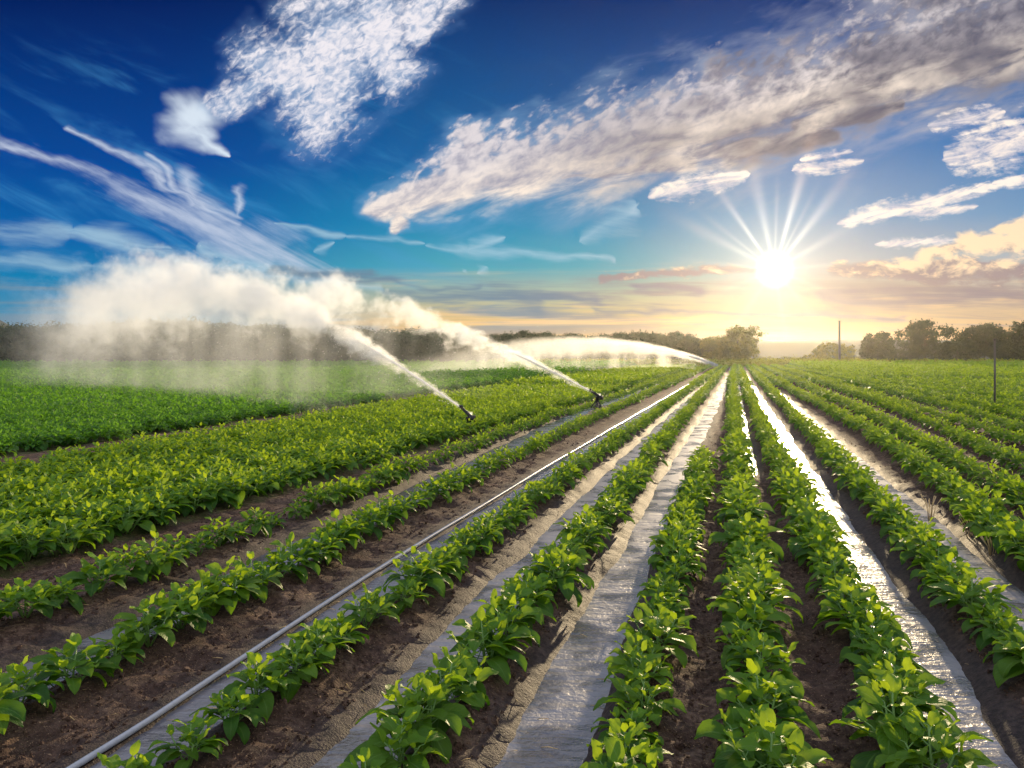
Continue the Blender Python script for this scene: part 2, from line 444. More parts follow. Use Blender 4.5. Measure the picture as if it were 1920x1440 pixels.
# ------------------------------------------------------------------ materials
def soil_material():
    m, nb, out = mat("soil")
    g = nb.node('ShaderNodeNewGeometry'); pos = E(nb, g.outputs['Position'])
    n1 = nb.noise(pos, 3.0, 5, .6); n2 = nb.noise(pos, 28, 4, .65); n3 = nb.noise(pos, 110, 3, .6)
    wet = nb.node('ShaderNodeAttribute', attribute_name='wet'); we = E(nb, wet.outputs['Fac'])
    gr = nb.node('ShaderNodeAttribute', attribute_name='green'); ge = E(nb, gr.outputs['Fac'])
    base = nb.ramp(n1*.4+n2*.6, [(.34, (.024,.013,.009,1)), (.49, (.090,.050,.034,1)), (.64, (.25,.155,.105,1))])
    base = nb.mix(nb.sm(nb.noise(pos, .9, 4, .6), .42, .62)*.7, base, nb.mix(n2, (.03,.017,.012,1), (.11,.06,.042,1)))
    base = nb.mix(nb.sm(n3, .60, .72), base, (.42,.27,.16,1))
    wetc = nb.mix(nb.sm(n2, .35, .65), (.020,.013,.011,1), (.058,.038,.031,1))
    base = nb.mix(we*.95, base, wetc)
    gcol = nb.mix(nb.noise(pos, 1.2, 4, .6), (.045,.12,.012,1), (.11,.20,.02,1))
    far = nb.mix(nb.noise(pos, .05, 3, .5), gcol, (.12,.20,.025,1))
    base = nb.mix(ge, base, far)
    hgt = (n2*.6+n3*.4)*(1.0-we*.6)
    bp = nb.bump(hgt, .95, .035)
    rgh = nb.m('MULTIPLY', (1.0-ge*0.0), .92) - we*.22
    principled(nb, out, base, rgh, bp, .25)
    return m
def water_material(name, rough, ripple, tint, ws=(6, 26)):
    m, nb, out = mat(name)
    g = nb.node('ShaderNodeNewGeometry'); pos = E(nb, g.outputs['Position'])
    mp = nb.node('ShaderNodeMapping'); nb.put(mp.inputs[0], pos); mp.inputs['Rotation'].default_value = (0, 0, R(15.6)); mp.inputs['Scale'].default_value = (ws[0], ws[1], 8)
    n = nb.noise(mp.outputs[0], 1.0, 3, .5, .3); n2 = nb.noise(pos, 40, 3, .6)
    py_ = nb.xyz(pos)[1]
    bp = nb.bump((n*.75+n2*.25)/(1.0+py_*py_*.0015), ripple, .022)
    pt = nb.noise(pos, 2.6, 4, .6, .4)
    cc = nb.mix(nb.sm(pt, .42, .62), tint, tuple(q*.45 for q in tint[:3])+(1,))
    principled(nb, out, cc, nb.sm(pt, .40, .66, rough*1.5, rough*.6), bp, 1.0)
    return m
def leaf_material(name='crop_leaf', trans=(.48,.61,.022,1), yng=(.17,.35,.014,1)):
    m, nb, out = mat(name)
    oi = nb.node('ShaderNodeObjectInfo'); rnd = E(nb, oi.outputs['Random'])
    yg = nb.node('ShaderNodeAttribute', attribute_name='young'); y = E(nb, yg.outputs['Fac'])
    uv = nb.node('ShaderNodeUVMap'); u, v, _ = nb.xyz(uv.outputs[0])
    g = nb.node('ShaderNodeNewGeometry'); pos = E(nb, g.outputs['Position'])
    n = nb.noise(pos, 22, 3, .6)
    # side veins run forward from the midrib
    vabs = nb.m('ABSOLUTE', v-.5)
    vein = nb.m('SINE', (u*9.0 - vabs*8.0)*6.2832)
    mid = nb.sm(vabs, .045, .0)
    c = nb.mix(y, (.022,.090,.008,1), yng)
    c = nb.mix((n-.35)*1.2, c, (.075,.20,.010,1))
    c = nb.mix(nb.sm(rnd, .55, 1.0)*.45, c, (.15,.27,.015,1))
    c = nb.mix(nb.sm(nb.noise(pos, 6, 3, .6), .60, .78)*.6, c, (.26,.27,.03,1))
    c = nb.mix(mid*.55, c, (.22,.38,.08,1))
    bp = nb.bump(vein*.5+mid*1.0+n*.8, .35, .004)
    p = principled(nb, None, c, .50, bp, .30)
    tr = nb.node('ShaderNodeBsdfTranslucent')
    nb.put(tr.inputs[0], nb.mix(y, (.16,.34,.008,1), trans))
    mx = nb.node('ShaderNodeMixShader'); mx.inputs[0].default_value = .48
    nb.put(mx.inputs[1], p.outputs[0]); nb.put(mx.inputs[2], tr.outputs[0]); nb.put(out.inputs[0], mx.outputs[0])
    return m
def stem_material():
    m, nb, out = mat("stem"); principled(nb, out, (.14,.26,.05,1), .5); return m
def tree_leaf_material(name, c0, c1, tr=.3):
    m, nb, out = mat(name)
    g = nb.node('ShaderNodeNewGeometry'); pos = E(nb, g.outputs['Position'])
    n = nb.noise(pos, .9, 4, .6)
    c = nb.mix(nb.sm(n, .35, .65), c0, c1)
    p = principled(nb, None, c, .6, None, .3)
    t = nb.node('ShaderNodeBsdfTranslucent'); nb.put(t.inputs[0], c)
    mx = nb.node('ShaderNodeMixShader'); mx.inputs[0].default_value = tr
    nb.put(mx.inputs[1], p.outputs[0]); nb.put(mx.inputs[2], t.outputs[0]); nb.put(out.inputs[0], mx.outputs[0])
    return m
def plain(name, c, rough=.6, metal=0.0, ns=30, amt=.35):
    m, nb, out = mat(name)
    tcn = nb.node('ShaderNodeTexCoord'); n = nb.noise(tcn.outputs['Object'], ns, 4, .6)
    d = tuple(q*(1-amt) for q in c[:3])+(1,)
    principled(nb, out, nb.mix(n, d, c), rough, nb.bump(n, .15, .005), .5, metal)
    return m
M_soil = soil_material()
M_leaf = leaf_material(); M_field = leaf_material('field_leaf', (.22,.46,.03,1), (.085,.25,.018,1)); M_stem = stem_material()
M_water = water_material("water_film", .20, .45, (.13,.13,.155,1))
M_mud = water_material("wet_mud_film", .27, .95, (.25,.23,.245,1), (5, 16))
M_bark = plain("bark", (.09,.06,.04,1), .9, 0, 6)
M_steel = plain("dark_painted_steel", (.035,.03,.03,1), .45, .3)
M_brass = plain("worn_brass", (.30,.20,.09,1), .4, .8)
M_rubber = plain("pale_hose", (.36,.39,.45,1), .22)
M_pole = plain("weathered_pole", (.10,.095,.08,1), .7)
M_straw = plain("dry_straw", (.62,.42,.18,1), .7)
M_hill = plain("distant_hill", (.05,.07,.06,1), .95, 0, .01)

# ------------------------------------------------------------------ ground
def axis_lines():
    ys = [-40, -25, -12, -5, -1, 1.0]; y = 2.0
    while y < 100: ys.append(y); y += max(.030, y*.0075)
    while y < 400: ys.append(y); y *= 1.06
    ys.append(425)
    xs = [0.0]; x = 0.0
    while x < 34: x += max(.036, .036 if x < 5 else (x-4)*.035); xs.append(x)
    xn = [-q for q in xs[1:]][::-1]
    # the left side needs fine soil a little further out
    return np.array(xn+xs), np.array(ys)
gx, gy = axis_lines()
# fan the columns with depth so detail follows the rows
GX, GY = np.meshgrid(gx, gy)
fan = np.clip(GY, 0, 100)
GXw = GX*(1+fan*.15) + DIR*fan*.85
Hh, W = ground_h(GXw, GY)
nx_, ny_ = len(gx), len(gy)
# green ground cover where low crops close the canopy
bedl = GXw < PATH.X(GY)-.15; track = np.abs(GXw-TRACK.X(GY)+.15) < .75*(1+GY*.006)
right = GXw > L['h'].X(GY)-.2
green = ((bedl & ~track) | right | (GY > YEND+1)).astype(float)
green = np.where(GY < 1, 0, green)*np.clip((GY-6)/40, .25, 1)
idx = np.arange(nx_*ny_).reshape(ny_, nx_)
Fq = np.stack([idx[:-1, :-1], idx[:-1, 1:], idx[1:, 1:], idx[1:, :-1]], -1).reshape(-1, 4)
gm = mesh_np("ground", np.stack([GXw, GY, Hh], -1).reshape(-1, 3), Fq, M_soil, True, {'wet': W.ravel(), 'green': green.ravel()})
tag(link("ground", gm), kind='structure')

# ------------------------------------------------------------------ water in the furrows
WZ = -.024
for k in S:
    l = S[k][0]
    Y = [max(2.6, l.ymin-.2 if k == 's5' else 2.6)]
    while Y[-1] < YEND: Y.append(Y[-1]*1.02+.02)
    Y = np.array(Y); hw = strip_hw(k, Y)*1.45; xc = l.X(Y)
    V = np.concatenate([np.stack([xc+hw*t, Y, np.full_like(Y, WZ)], -1) for t in (-1, -.33, .33, 1)])
    n = len(Y); Fs = np.concatenate([np.stack([np.arange(n-1)+c*n, np.arange(n-1)+(c+1)*n, np.arange(1, n)+(c+1)*n, np.arange(1, n)+c*n], -1) for c in range(3)])
    tag(link("water", mesh_np("water", V, Fs, M_mud if k in ('s3', 's4', 's6', 's7', 's5') else M_water)), kind='structure')

# ------------------------------------------------------------------ crop plants
def leaf_quads(mb, org, az, elev, Lg, Wd, droop, twist, young, nu, nv, fold=.25):
    """one ovate leaf: starts at org, heads az/elev, bends down by droop along its length"""
    us = np.linspace(0, 1, nu+1); vs = np.linspace(-1, 1, nv+1)
    a = elev - droop*us**1.3
    seg = np.concatenate([[0], np.cumsum(np.cos((a[1:]+a[:-1])/2))])*(Lg/nu)
    zz = np.concatenate([[0], np.cumsum(np.sin((a[1:]+a[:-1])/2))])*(Lg/nu)
    wid = Wd*.5*(np.sin(np.pi*np.clip(us*.92+.04, 0, 1)**.78))**.85
    wid[0] = Wd*.05; wid[-1] = Wd*.02
    V = []; UV = []
    ca, sa = math.cos(az), math.sin(az)
    for i, u in enumerate(us):
        nrm = np.array([-math.sin(a[i]), 0, math.cos(a[i])])
        for v in vs:
            side = v*wid[i]
            lift = abs(side)*fold + .006*math.sin(u*9+v*3+az*5)*abs(v)
            p = np.array([seg[i], side, zz[i]]) + nrm*lift + np.array([0, 0, side*twist])
            V.append((org[0]+p[0]*ca-p[1]*sa, org[1]+p[0]*sa+p[1]*ca, org[2]+p[2])); UV.append((u, v*.5+.5))
    k = nv+1
    Fq = [(i*k+j, (i+1)*k+j, (i+1)*k+j+1, i*k+j+1) for i in range(nu) for j in range(nv)]
    mb['v'].append(np.array(V)); mb['f'].append(np.array(Fq)+mb['n']); mb['uv'] += UV; mb['y'] += [young]*len(V); mb['n'] += len(V)
def plant_meshes(seed, lod):
    rg = random.Random(seed)
    mb = {'v': [], 'f': [], 'uv': [], 'y': [], 'n': 0}; st = MB()
    nu, nv = ((6, 4), (3, 2), (2, 1))[lod]
    nb_ = 3+rg.randint(0, 1)
    H = rg.uniform(.17, .23)
    shoots = [(0, 0, H*1.1)]
    for i in range(nb_):
        t = i/nb_*6.283+rg.uniform(-.4, .4); r = rg.uniform(.07, .12)
        shoots.append((r*math.cos(t), r*math.sin(t), H*rg.uniform(.7, .98)))
    for si, (x, y, h) in enumerate(shoots):
        if lod == 0:
            st.tube([(0, 0, -.02), (x*.5, y*.5, h*.45), (x, y, h)], [.007, .005, .003], 6)
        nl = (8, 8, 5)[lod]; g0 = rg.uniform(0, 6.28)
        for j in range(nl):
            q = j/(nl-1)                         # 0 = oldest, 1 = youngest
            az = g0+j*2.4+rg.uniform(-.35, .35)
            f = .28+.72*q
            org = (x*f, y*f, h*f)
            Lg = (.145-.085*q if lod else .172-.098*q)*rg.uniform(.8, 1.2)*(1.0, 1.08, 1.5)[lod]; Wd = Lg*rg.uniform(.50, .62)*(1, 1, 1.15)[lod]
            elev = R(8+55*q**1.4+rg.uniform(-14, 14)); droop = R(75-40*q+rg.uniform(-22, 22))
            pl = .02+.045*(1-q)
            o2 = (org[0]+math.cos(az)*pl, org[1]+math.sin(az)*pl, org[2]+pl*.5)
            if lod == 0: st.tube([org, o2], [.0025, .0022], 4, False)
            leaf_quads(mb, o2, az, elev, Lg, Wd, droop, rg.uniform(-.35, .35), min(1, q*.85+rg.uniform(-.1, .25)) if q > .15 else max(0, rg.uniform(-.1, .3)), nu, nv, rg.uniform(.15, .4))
    fol = mesh_np("foliage", np.concatenate(mb['v']), np.concatenate(mb['f']), M_leaf, True, {'young': np.clip(mb['y'], 0, 1)}, mb['uv'])
    return fol, (st.mesh("stem", M_stem) if lod == 0 else None)
HI = [plant_meshes(100+i, 0) for i in range(10)]
MID = [plant_meshes(200+i, 1)[0] for i in range(8)]
LOW = [plant_meshes(300+i, 2)[0] for i in range(6)]
M_meadow = tree_leaf_material('meadow_leaf', (.20,.25,.02,1), (.34,.34,.03,1), .55)
MEAD = [me.copy() for me in LOW[:3]]
for me in MEAD: me.materials[0] = M_meadow

def scatter(name, P_, rot, scl, idx_, meshes, label, cat, tilt=.12):
    pc = bpy.data.collections.new(name+"_source")
    for i, me in enumerate(meshes):
        o = bpy.data.objects.new(f"{name}_{i:02d}", me); pc.objects.link(o)
    me = bpy.data.meshes.new(name); P_ = np.asarray(P_, np.float32)
    me.vertices.add(len(P_)); me.vertices.foreach_set('co', P_.ravel())
    r3 = np.stack([RNG.uniform(-tilt, tilt, len(P_)), RNG.uniform(-tilt, tilt, len(P_)), rot], -1)
    a = me.attributes.new('rt', 'FLOAT_VECTOR', 'POINT'); a.data.foreach_set('vector', r3.astype(np.float32).ravel())
    a = me.attributes.new('sc', 'FLOAT', 'POINT'); a.data.foreach_set('value', np.asarray(scl, np.float32))
    a = me.attributes.new('ix', 'INT', 'POINT'); a.data.foreach_set('value', np.asarray(idx_, np.int32))
    o = link(name, me)
    ng = bpy.data.node_groups.new(name, 'GeometryNodeTree')
    ng.interface.new_socket('Geometry', in_out='INPUT', socket_type='NodeSocketGeometry')
    ng.interface.new_socket('Geometry', in_out='OUTPUT', socket_type='NodeSocketGeometry')
    N = ng.nodes; gi = N.new('NodeGroupInput'); go = N.new('NodeGroupOutput')
    ci = N.new('GeometryNodeCollectionInfo'); ci.inputs['Collection'].default_value = pc
    ci.inputs['Separate Children'].default_value = True; ci.inputs['Reset Children'].default_value = True
    ip = N.new('GeometryNodeInstanceOnPoints'); ip.inputs['Pick Instance'].default_value = True
    def attr(n_, t):
        q = N.new('GeometryNodeInputNamedAttribute'); q.data_type = t; q.inputs['Name'].default_value = n_
        return [s_ for s_ in q.outputs if s_.enabled and s_.name == 'Attribute'][0]
    e2r = N.new('FunctionNodeEulerToRotation')
    ng.links.new(attr('rt', 'FLOAT_VECTOR'), e2r.inputs[0]); ng.links.new(e2r.outputs[0], ip.inputs['Rotation'])
    ng.links.new(attr('sc', 'FLOAT'), ip.inputs['Scale']); ng.links.new(attr('ix', 'INT'), ip.inputs['Instance Index'])
    ng.links.new(gi.outputs[0], ip.inputs['Points']); ng.links.new(ci.outputs[0], ip.inputs['Instance']); ng.links.new(ip.outputs[0], go.inputs[0])
    md = o.modifiers.new('scatter', 'NODES'); md.node_group = ng
    return tag(o, label, cat, kind='stuff')

def visible(x, y, z=.1, margin=40):
    if y < 2.4: return False
    u = 960+F*x/y; v = HY+F*(CH-z)/y
    return -margin < u < 1920+margin and v < 1440+margin*2.2
# every plant of the rows and of the bed beside them: (x, y, scale, row key, running number)
plants = []
def gap(Y): return .235 if Y < 6 else .29 if Y < 14 else (.34 if Y < 35 else .55)
rr_ = random.Random(5)
for k, l in L.items():
    a, b_ = row_range(k); Y = a+rr_.uniform(0, .2)
    size = {'v': .90, 'w': .95, 'z': .92, 'x': .93, 'y': .98, 'a': 1.08, 'b': 1.02, 'c': 1.02, 'd': 1.05, 'e': 1.05, 'f': 1.02, 'g': 1.0, 'h': 1.0}.get(k, 1.0)
    n = 0
    while Y < b_:
        x = float(l.X(Y))+rr_.gauss(0, .022)
        s_ = size*rr_.uniform(.74, 1.2)*(1.0 if Y < 35 else 1.35)*float(np.interp(Y, [3, 5, 9], [.84, .88, .88]))
        if visible(x, Y): plants.append((x, Y, s_, k, n)); n += 1
        Y += gap(Y)*rr_.uniform(.8, 1.15)*(.9 if k in 'abcdefgh' else 1)
# the dense bed: closely planted lines parallel with the track
Yb = np.arange(4.0, 95, .2)
line = 0
while line < 60:
    off = .32+.25*line; n = 0; Y = 3.6+rr_.uniform(0, .2); any_ = False
    while Y < 95:
        x = float(PATH.X(Y))-off*1.0+rr_.gauss(0, .085)
        if x < TRACK.X(Y)+.62: 
            Y += .4; continue
        any_ = True
        if visible(x, Y): plants.append((x, Y, rr_.uniform(.85, 1.15)*(1.02 if Y < 35 else 1.5), 'bed%d' % line, n)); n += 1
        Y += gap(Y)*(.9 if Y < 35 else 1.2)*rr_.uniform(.85, 1.15)
    if not any_: break
    line += 1

ONES = "first second third fourth fifth sixth seventh eighth ninth tenth eleventh twelfth thirteenth fourteenth fifteenth sixteenth seventeenth eighteenth nineteenth twentieth".split()
def ordw(n):
    n += 1
    if n <= 20: return ONES[n-1]
    t, o = divmod(n, 10); tn = {2: 'twenty', 3: 'thirty', 4: 'forty', 5: 'fifty'}[t]
    return {2: 'twentieth', 3: 'thirtieth', 4: 'fortieth', 5: 'fiftieth'}[t] if o == 0 else tn+'-'+ONES[o-1]
ROWTXT = {'v': 'row next to the bare dirt track', 'w': 'row behind the pale hose', 'x': 'row in front of the pale hose',
          'y': 'long row along the left of the wide furrow', 'z': 'short row beginning halfway up the wide furrow',
          'a': 'straight row aimed below the golden tree', 'b': 'second row past the short row', 'c': 'third row past the short row',
          'd': 'fourth row past the short row', 'e': 'fifth row past the short row', 'f': 'sixth row past the short row', 'g': 'seventh row past the short row', 'h': 'eighth row past the short row'}
def place(p): return (p[0], p[1], float(ground_h([p[0]], [p[1]])[0][0])-.005)
plants.sort(key=lambda p: p[1]**2+p[0]**2-(.6*p[2]))
near, rest = plants[:300], plants[300:]
count = {}
for i, p in enumerate(sorted(near, key=lambda p: (p[3], p[1]))):
    fo, st_ = HI[rr_.randrange(len(HI))]
    k = p[3]; n = count.get(k, 0); count[k] = n+1
    e = empty("crop_plant", place(p), rr_.uniform(0, 6.283))
    e.rotation_euler = (rr_.uniform(-.12, .12), rr_.uniform(-.12, .12), e.rotation_euler[2])
    e.scale = (p[2],)*3
    if k.startswith('bed'):
        ln_i = int(k[3:])
        txt = f"{ordw(n)} leafy plant from the front, dense bed, {ordw(ln_i)} line behind the track" if ln_i else f"{ordw(n)} leafy plant along the edge of the dense bed, against the dirt track"
        g_ = "crop plants in the dense bed"
    else:
        txt = f"{ordw(n)} leafy plant from the front, {ROWTXT[k]}"; g_ = "crop plants in rows"
    tag(e, txt, 'crop plant', g_)
    link("foliage", fo, e); link("stem", st_, e)

pm, pl_ = [p for p in rest if p[1] < 26], [p for p in rest if p[1] >= 26]
def sc(name, ps, meshes, label):
    P_ = np.array([(p[0], p[1], 0) for p in ps]); P_[:, 2] = ground_h(P_[:, 0], P_[:, 1])[0]
    scatter(name, P_, RNG.uniform(0, 6.28, len(ps)), [p[2] for p in ps], RNG.integers(0, len(meshes), len(ps)), meshes, label, 'crops')
# field beyond the far track, and the right-hand field past the rows
fieldp = []
Y = 7.0
while Y < 92:
    sp = max(.27, Y*.0105)
    xl = -.70*Y-2; xr = float(TRACK.X(Y))-.95
    xs = np.arange(xl, xr, sp)
    xs = xs+RNG.uniform(-.4, .4, len(xs))*sp
    for x in xs: fieldp.append((x, Y+RNG.uniform(-.5, .5)*sp, max(1.0, sp/.30*.92)*RNG.uniform(.85, 1.2), 'f', 0))
    Y += sp
rightp = []
xo = 1.0
while xo < 62:
    Y = 10.0
    while Y < YEND+2:
        sp = max(.28, Y*.0085); x = float(L['h'].X(Y))+xo+RNG.normal()*.05
        if x < .68*Y+1 and not (43.5 < Y-.02*x < 46.5 and x > .44*Y): rightp.append((x, Y, max(.98, sp/.30)*RNG.uniform(.85, 1.2), 'r', 0))
        Y += sp*RNG.uniform(.85, 1.15)
    xo += .95*(1+xo*.004)
allr = rest+rightp
sc("crop_plants", [p for p in allr if p[1] < 24], MID, "leafy green crop plants filling the middle distance of rows and beds")
sc("distant_crop_plants", [p for p in allr if p[1] >= 24], LOW, "far crop plants closing into a green carpet below the trees")
FM, FL = [me.copy() for me in MID], [me.copy() for me in LOW]
for me in FM+FL: me.materials[0] = M_field
sc('field_crop', [p for p in fieldp if p[1] < 20], FM, 'smooth fresh green crop carpet nearest the far dirt track')
sc('distant_field_crop', [p for p in fieldp if p[1] >= 20], FL, 'even green crop carpet under the drifting spray reaching to the wood')
# low crop stripe across the end of the rows
endp = []
Y = YEND+3
while Y < 124:
    sp = 1.1
    for x in np.arange(-.1*Y, .68*Y, sp): endp.append((x+RNG.uniform(-.5, .5), Y+RNG.uniform(-.5, .5), 3.2*RNG.uniform(.7, 1.1), 'e', 0))
    Y += 1.3
sc("meadow", endp, MEAD, "yellow green meadow strip between the end of the rows and the trees")

# ------------------------------------------------------------------ loose clods on the near soil
def clod(seed):
    rg_ = np.random.default_rng(seed); mb = MB(); prof = [(0, -.5), (.38, -.42), (.5, 0), (.36, .34), (0, .44)]
    mb.lathe(prof, 8); V = mb.v[0]; V += rg_.normal(size=V.shape)*.09; V[:8] = V[:8].mean(0); V[-8:] = V[-8:].mean(0)
    return mb.mesh("clod", M_soil, False)
CL = [clod(i) for i in range(6)]
cp, cs_ = [], []
for i in range(26000):
    Y = 2.6+ (RNG.random()**1.7)*13; X = RNG.uniform(-.66, .66)*Y
    if X < PATH.X(Y)-.25: continue
    if min(abs(X-float(S[k][0].X(Y)))/float(strip_hw(k, Y)) for k in S) < 1.35: continue
    cp.append((X, Y)); cs_.append(float(np.clip(RNG.lognormal(-4.4, .45), .004, .04)))
cp = np.array(cp); cz = ground_h(cp[:, 0], cp[:, 1])[0]
scatter("soil_clods", np.column_stack([cp, cz]), RNG.uniform(0, 6.28, len(cp)), cs_, RNG.integers(0, 6, len(cp)), CL, "loose crumbs and clods of brown earth lying between the crop rows", "soil", .8)

def straw_bit(seed):
    rg_ = random.Random(seed); mb = MB(); a_ = rg_.uniform(.3, .9)
    mb.tube([(-.5, 0, 0), (-.1, .04*a_, .05), (.5, -.05*a_, .02)], [.02, .028, .015], 5); return mb.mesh("straw", M_straw)
tp, ts = [], []
for i in range(220):
    Y = 2.6+(RNG.random()**1.6)*9; X = RNG.uniform(-.66, .66)*Y
    if X > PATH.X(Y)-.25: tp.append((X, Y)); ts.append(RNG.uniform(.02, .09))
tp = np.array(tp); tz = ground_h(tp[:, 0], tp[:, 1])[0]; tz = np.maximum(tz, WZ)+.006
scatter("fallen_straw", np.column_stack([tp, tz]), RNG.uniform(0, 6.28, len(tp)), ts, RNG.integers(0, 3, len(tp)), [straw_bit(i) for i in range(3)], "small bits of dry straw lying on the damp soil", "straw", .25)

# ------------------------------------------------------------------ pale hose and earth bank
Y = [2.6]
while Y[-1] < 60: Y.append(Y[-1]*1.03+.03)
Y = np.array(Y); hx = S['s2'][0].X(Y)-.165
mb = MB(); mb.tube([(x, y, .004+.004*math.sin(y*1.3)) for x, y in zip(hx, Y)], [.013]*len(Y), 10)
tag(link("irrigation_hose", mb.mesh("irrigation_hose", M_rubber)), "thin pale grey hose running straight along the dark wet furrow", "hose")

# ------------------------------------------------------------------ sprinklers and jets
def sprinkler(px_, py_, az, scale, label):
    x, y = at_px(px_, py_)
    e = empty("sprinkler", (x, y, -.02), az); e.scale = (scale,)*3
    tag(e, label, "sprinkler", "rain gun sprinklers throwing water over the field")
    for k in range(3):
        t = k*2.094+.5; m1 = MB(); m1.tube([(.02*math.cos(t), .02*math.sin(t), .15), (.13*math.cos(t), .13*math.sin(t), .0)], [.012, .012], 8)
        link("leg", m1.mesh("leg", M_steel), e)
    m1 = MB(); m1.lathe([(.0, .0), (.075, .0), (.08, .02), (.055, .05), (.035, .07), (.03, .19), (.042, .195), (.042, .215), (.028, .22), (.0, .22)], 20)
    link("base", m1.mesh("base", M_steel), e)
    m1 = MB(); m1.tube([(-.03, 0, .215), (-.01, 0, .245), (.05, 0, .275), (.14, 0, .322)], [.03, .03, .022, .013], 14)
    link("barrel", m1.mesh("barrel", M_steel), e)
    m1 = MB(); m1.lathe([(.0, -.012), (.018, -.012), (.02, .0), (.018, .014), (.0, .014)], 14)
    o = link("nozzle", m1.mesh("nozzle", M_brass), e); o.location = (.145, 0, .325); o.rotation_euler = (0, R(62), 0)
    m1 = MB(); m1.tube([(-.02, .0, .26), (.03, .035, .30), (.11, .035, .345)], [.006]*3, 6); m1.box((.125, .03, .352), (.03, .045, .035))
    link("drive_arm", m1.mesh("drive_arm", M_steel), e)
    m1 = MB(); m1.box((-.075, 0, .20), (.06, .07, .08)); m1.tube([(-.03, 0, .215), (-.07, 0, .21)], [.012, .012], 8)
    link("counterweight", m1.mesh("counterweight", M_steel), e)
    return x, y

def mist_material(name, a, c, z0, rc, rk, dens, curtain, smax, seed, puff=1.0, tint=(.95,.97,1.0,1), aniso=.5, step=.25, breakup=1.0):
    """spray: dense ragged stream round the parabola z0+a*s-c*s^2 that swells with distance, and a thin curtain falling from it"""
    m, nb, out = mat(name)
    tcn = nb.node('ShaderNodeTexCoord'); x, y, z = nb.xyz(tcn.outputs['Object'])
    s_ = x.max(0.0)
    zc = z0+s_*a-s_*s_*c
    r = rc+s_*rk
    of = float(seed)*7.3
    # billows lift the upper rim
    pv = nb.vec(x+of, y, z)
    n1 = nb.noise(pv, .60, 2, .5)
    n2 = nb.noise(pv, 2.8, 4, .65)
    dzc = z-zc
    q = ((y*y + dzc*dzc*nb.sm(dzc, -.2, .2, .32, 1.0)).sqrt())/r
    rough_ = nb.sm(s_, .0, 7)*puff
    n3 = nb.noise(nb.vec(x*2.5+of, y*6.0, z*6.0), 1.0, 3, .6)
    core = (1.0 - q + ((n1-.5)*3.6+(n2-.5)*3.4)*rough_ + (n3-.5)*2.6*nb.sm(s_, 9, 1))
    core = nb.sm(core, .0, .75)*(dens/r)*nb.sm(s_, 7, 1, 1.0, 2.2)*nb.sm(s_, smax*breakup, smax*.42)
    below = nb.sm(dzc, .3, -.25)
    streak = nb.noise(nb.vec(x*1.1+of, y*1.1, z*.10), 1.0, 3, .55)
    wy = r*1.3+.25
    lat = (y*y/(wy*wy)*-1.0).exp()
    cur = below*lat*nb.sm(streak+(n1-.5)*.5, .38, .72)*(curtain/wy)*nb.sm(s_, 2.0, 9.0)*nb.sm(s_, smax, smax*.7)
    fade_ = (dzc*.28).exp().min(1.0)
    d = core + cur*(fade_*.85+.15)
    v = nb.node('ShaderNodeVolumePrincipled')
    nb.put(v.inputs['Color'], tint); nb.put(v.inputs['Density'], d); v.inputs['Anisotropy'].default_value = aniso
    nb.put(out.inputs['Volume'], v.outputs[0])
    m.cycles.volume_step_rate = step
    return m
def plume_domain(name, a, c, z0, rc, rk, smax, mt, up=2.2, lat=2.3):
    ss = np.linspace(-.1, smax, 25); V = []
    for s_ in ss:
        sp = max(s_, 0); zc = z0+a*sp-c*sp*sp; r = rc+rk*sp
        top_ = zc+r*up+.05; w = r*lat+.1
        lowz = .02 if sp > 3 else max(.02, zc-r*2-.05-.4*sp)
        V += [(s_, -w, lowz), (s_, w, lowz), (s_, w, (top_+zc)/2), (s_, w*.5, top_), (s_, -w*.5, top_), (s_, -w, (top_+zc)/2)]
    k = 6; n = len(ss)
    Fq = [(i*k+j, i*k+(j+1) % k, (i+1)*k+(j+1) % k, (i+1)*k+j) for i in range(n-1) for j in range(k)]
    Fq += [(0, 5, 4, 3), (0, 3, 2, 1)]; o = (n-1)*k; Fq += [(o, o+1, o+2, o+3), (o, o+3, o+4, o+5)]
    return mesh_np(name, V, Fq, mt, False)
M_spray = None
def spray_mat():
    m, nb, out = mat("white_spray")
    p = principled(nb, None, (.85,.84,.82,1), .35, None, .6)
    t = nb.node('ShaderNodeBsdfTranslucent'); nb.put(t.inputs[0], (.9,.88,.84,1))
    mx = nb.node('ShaderNodeMixShader'); mx.inputs[0].default_value = .5
    nb.put(mx.inputs[1], p.outputs[0]); nb.put(mx.inputs[2], t.outputs[0]); nb.put(out.inputs[0], mx.outputs[0])
    return m
M_spray = spray_mat()
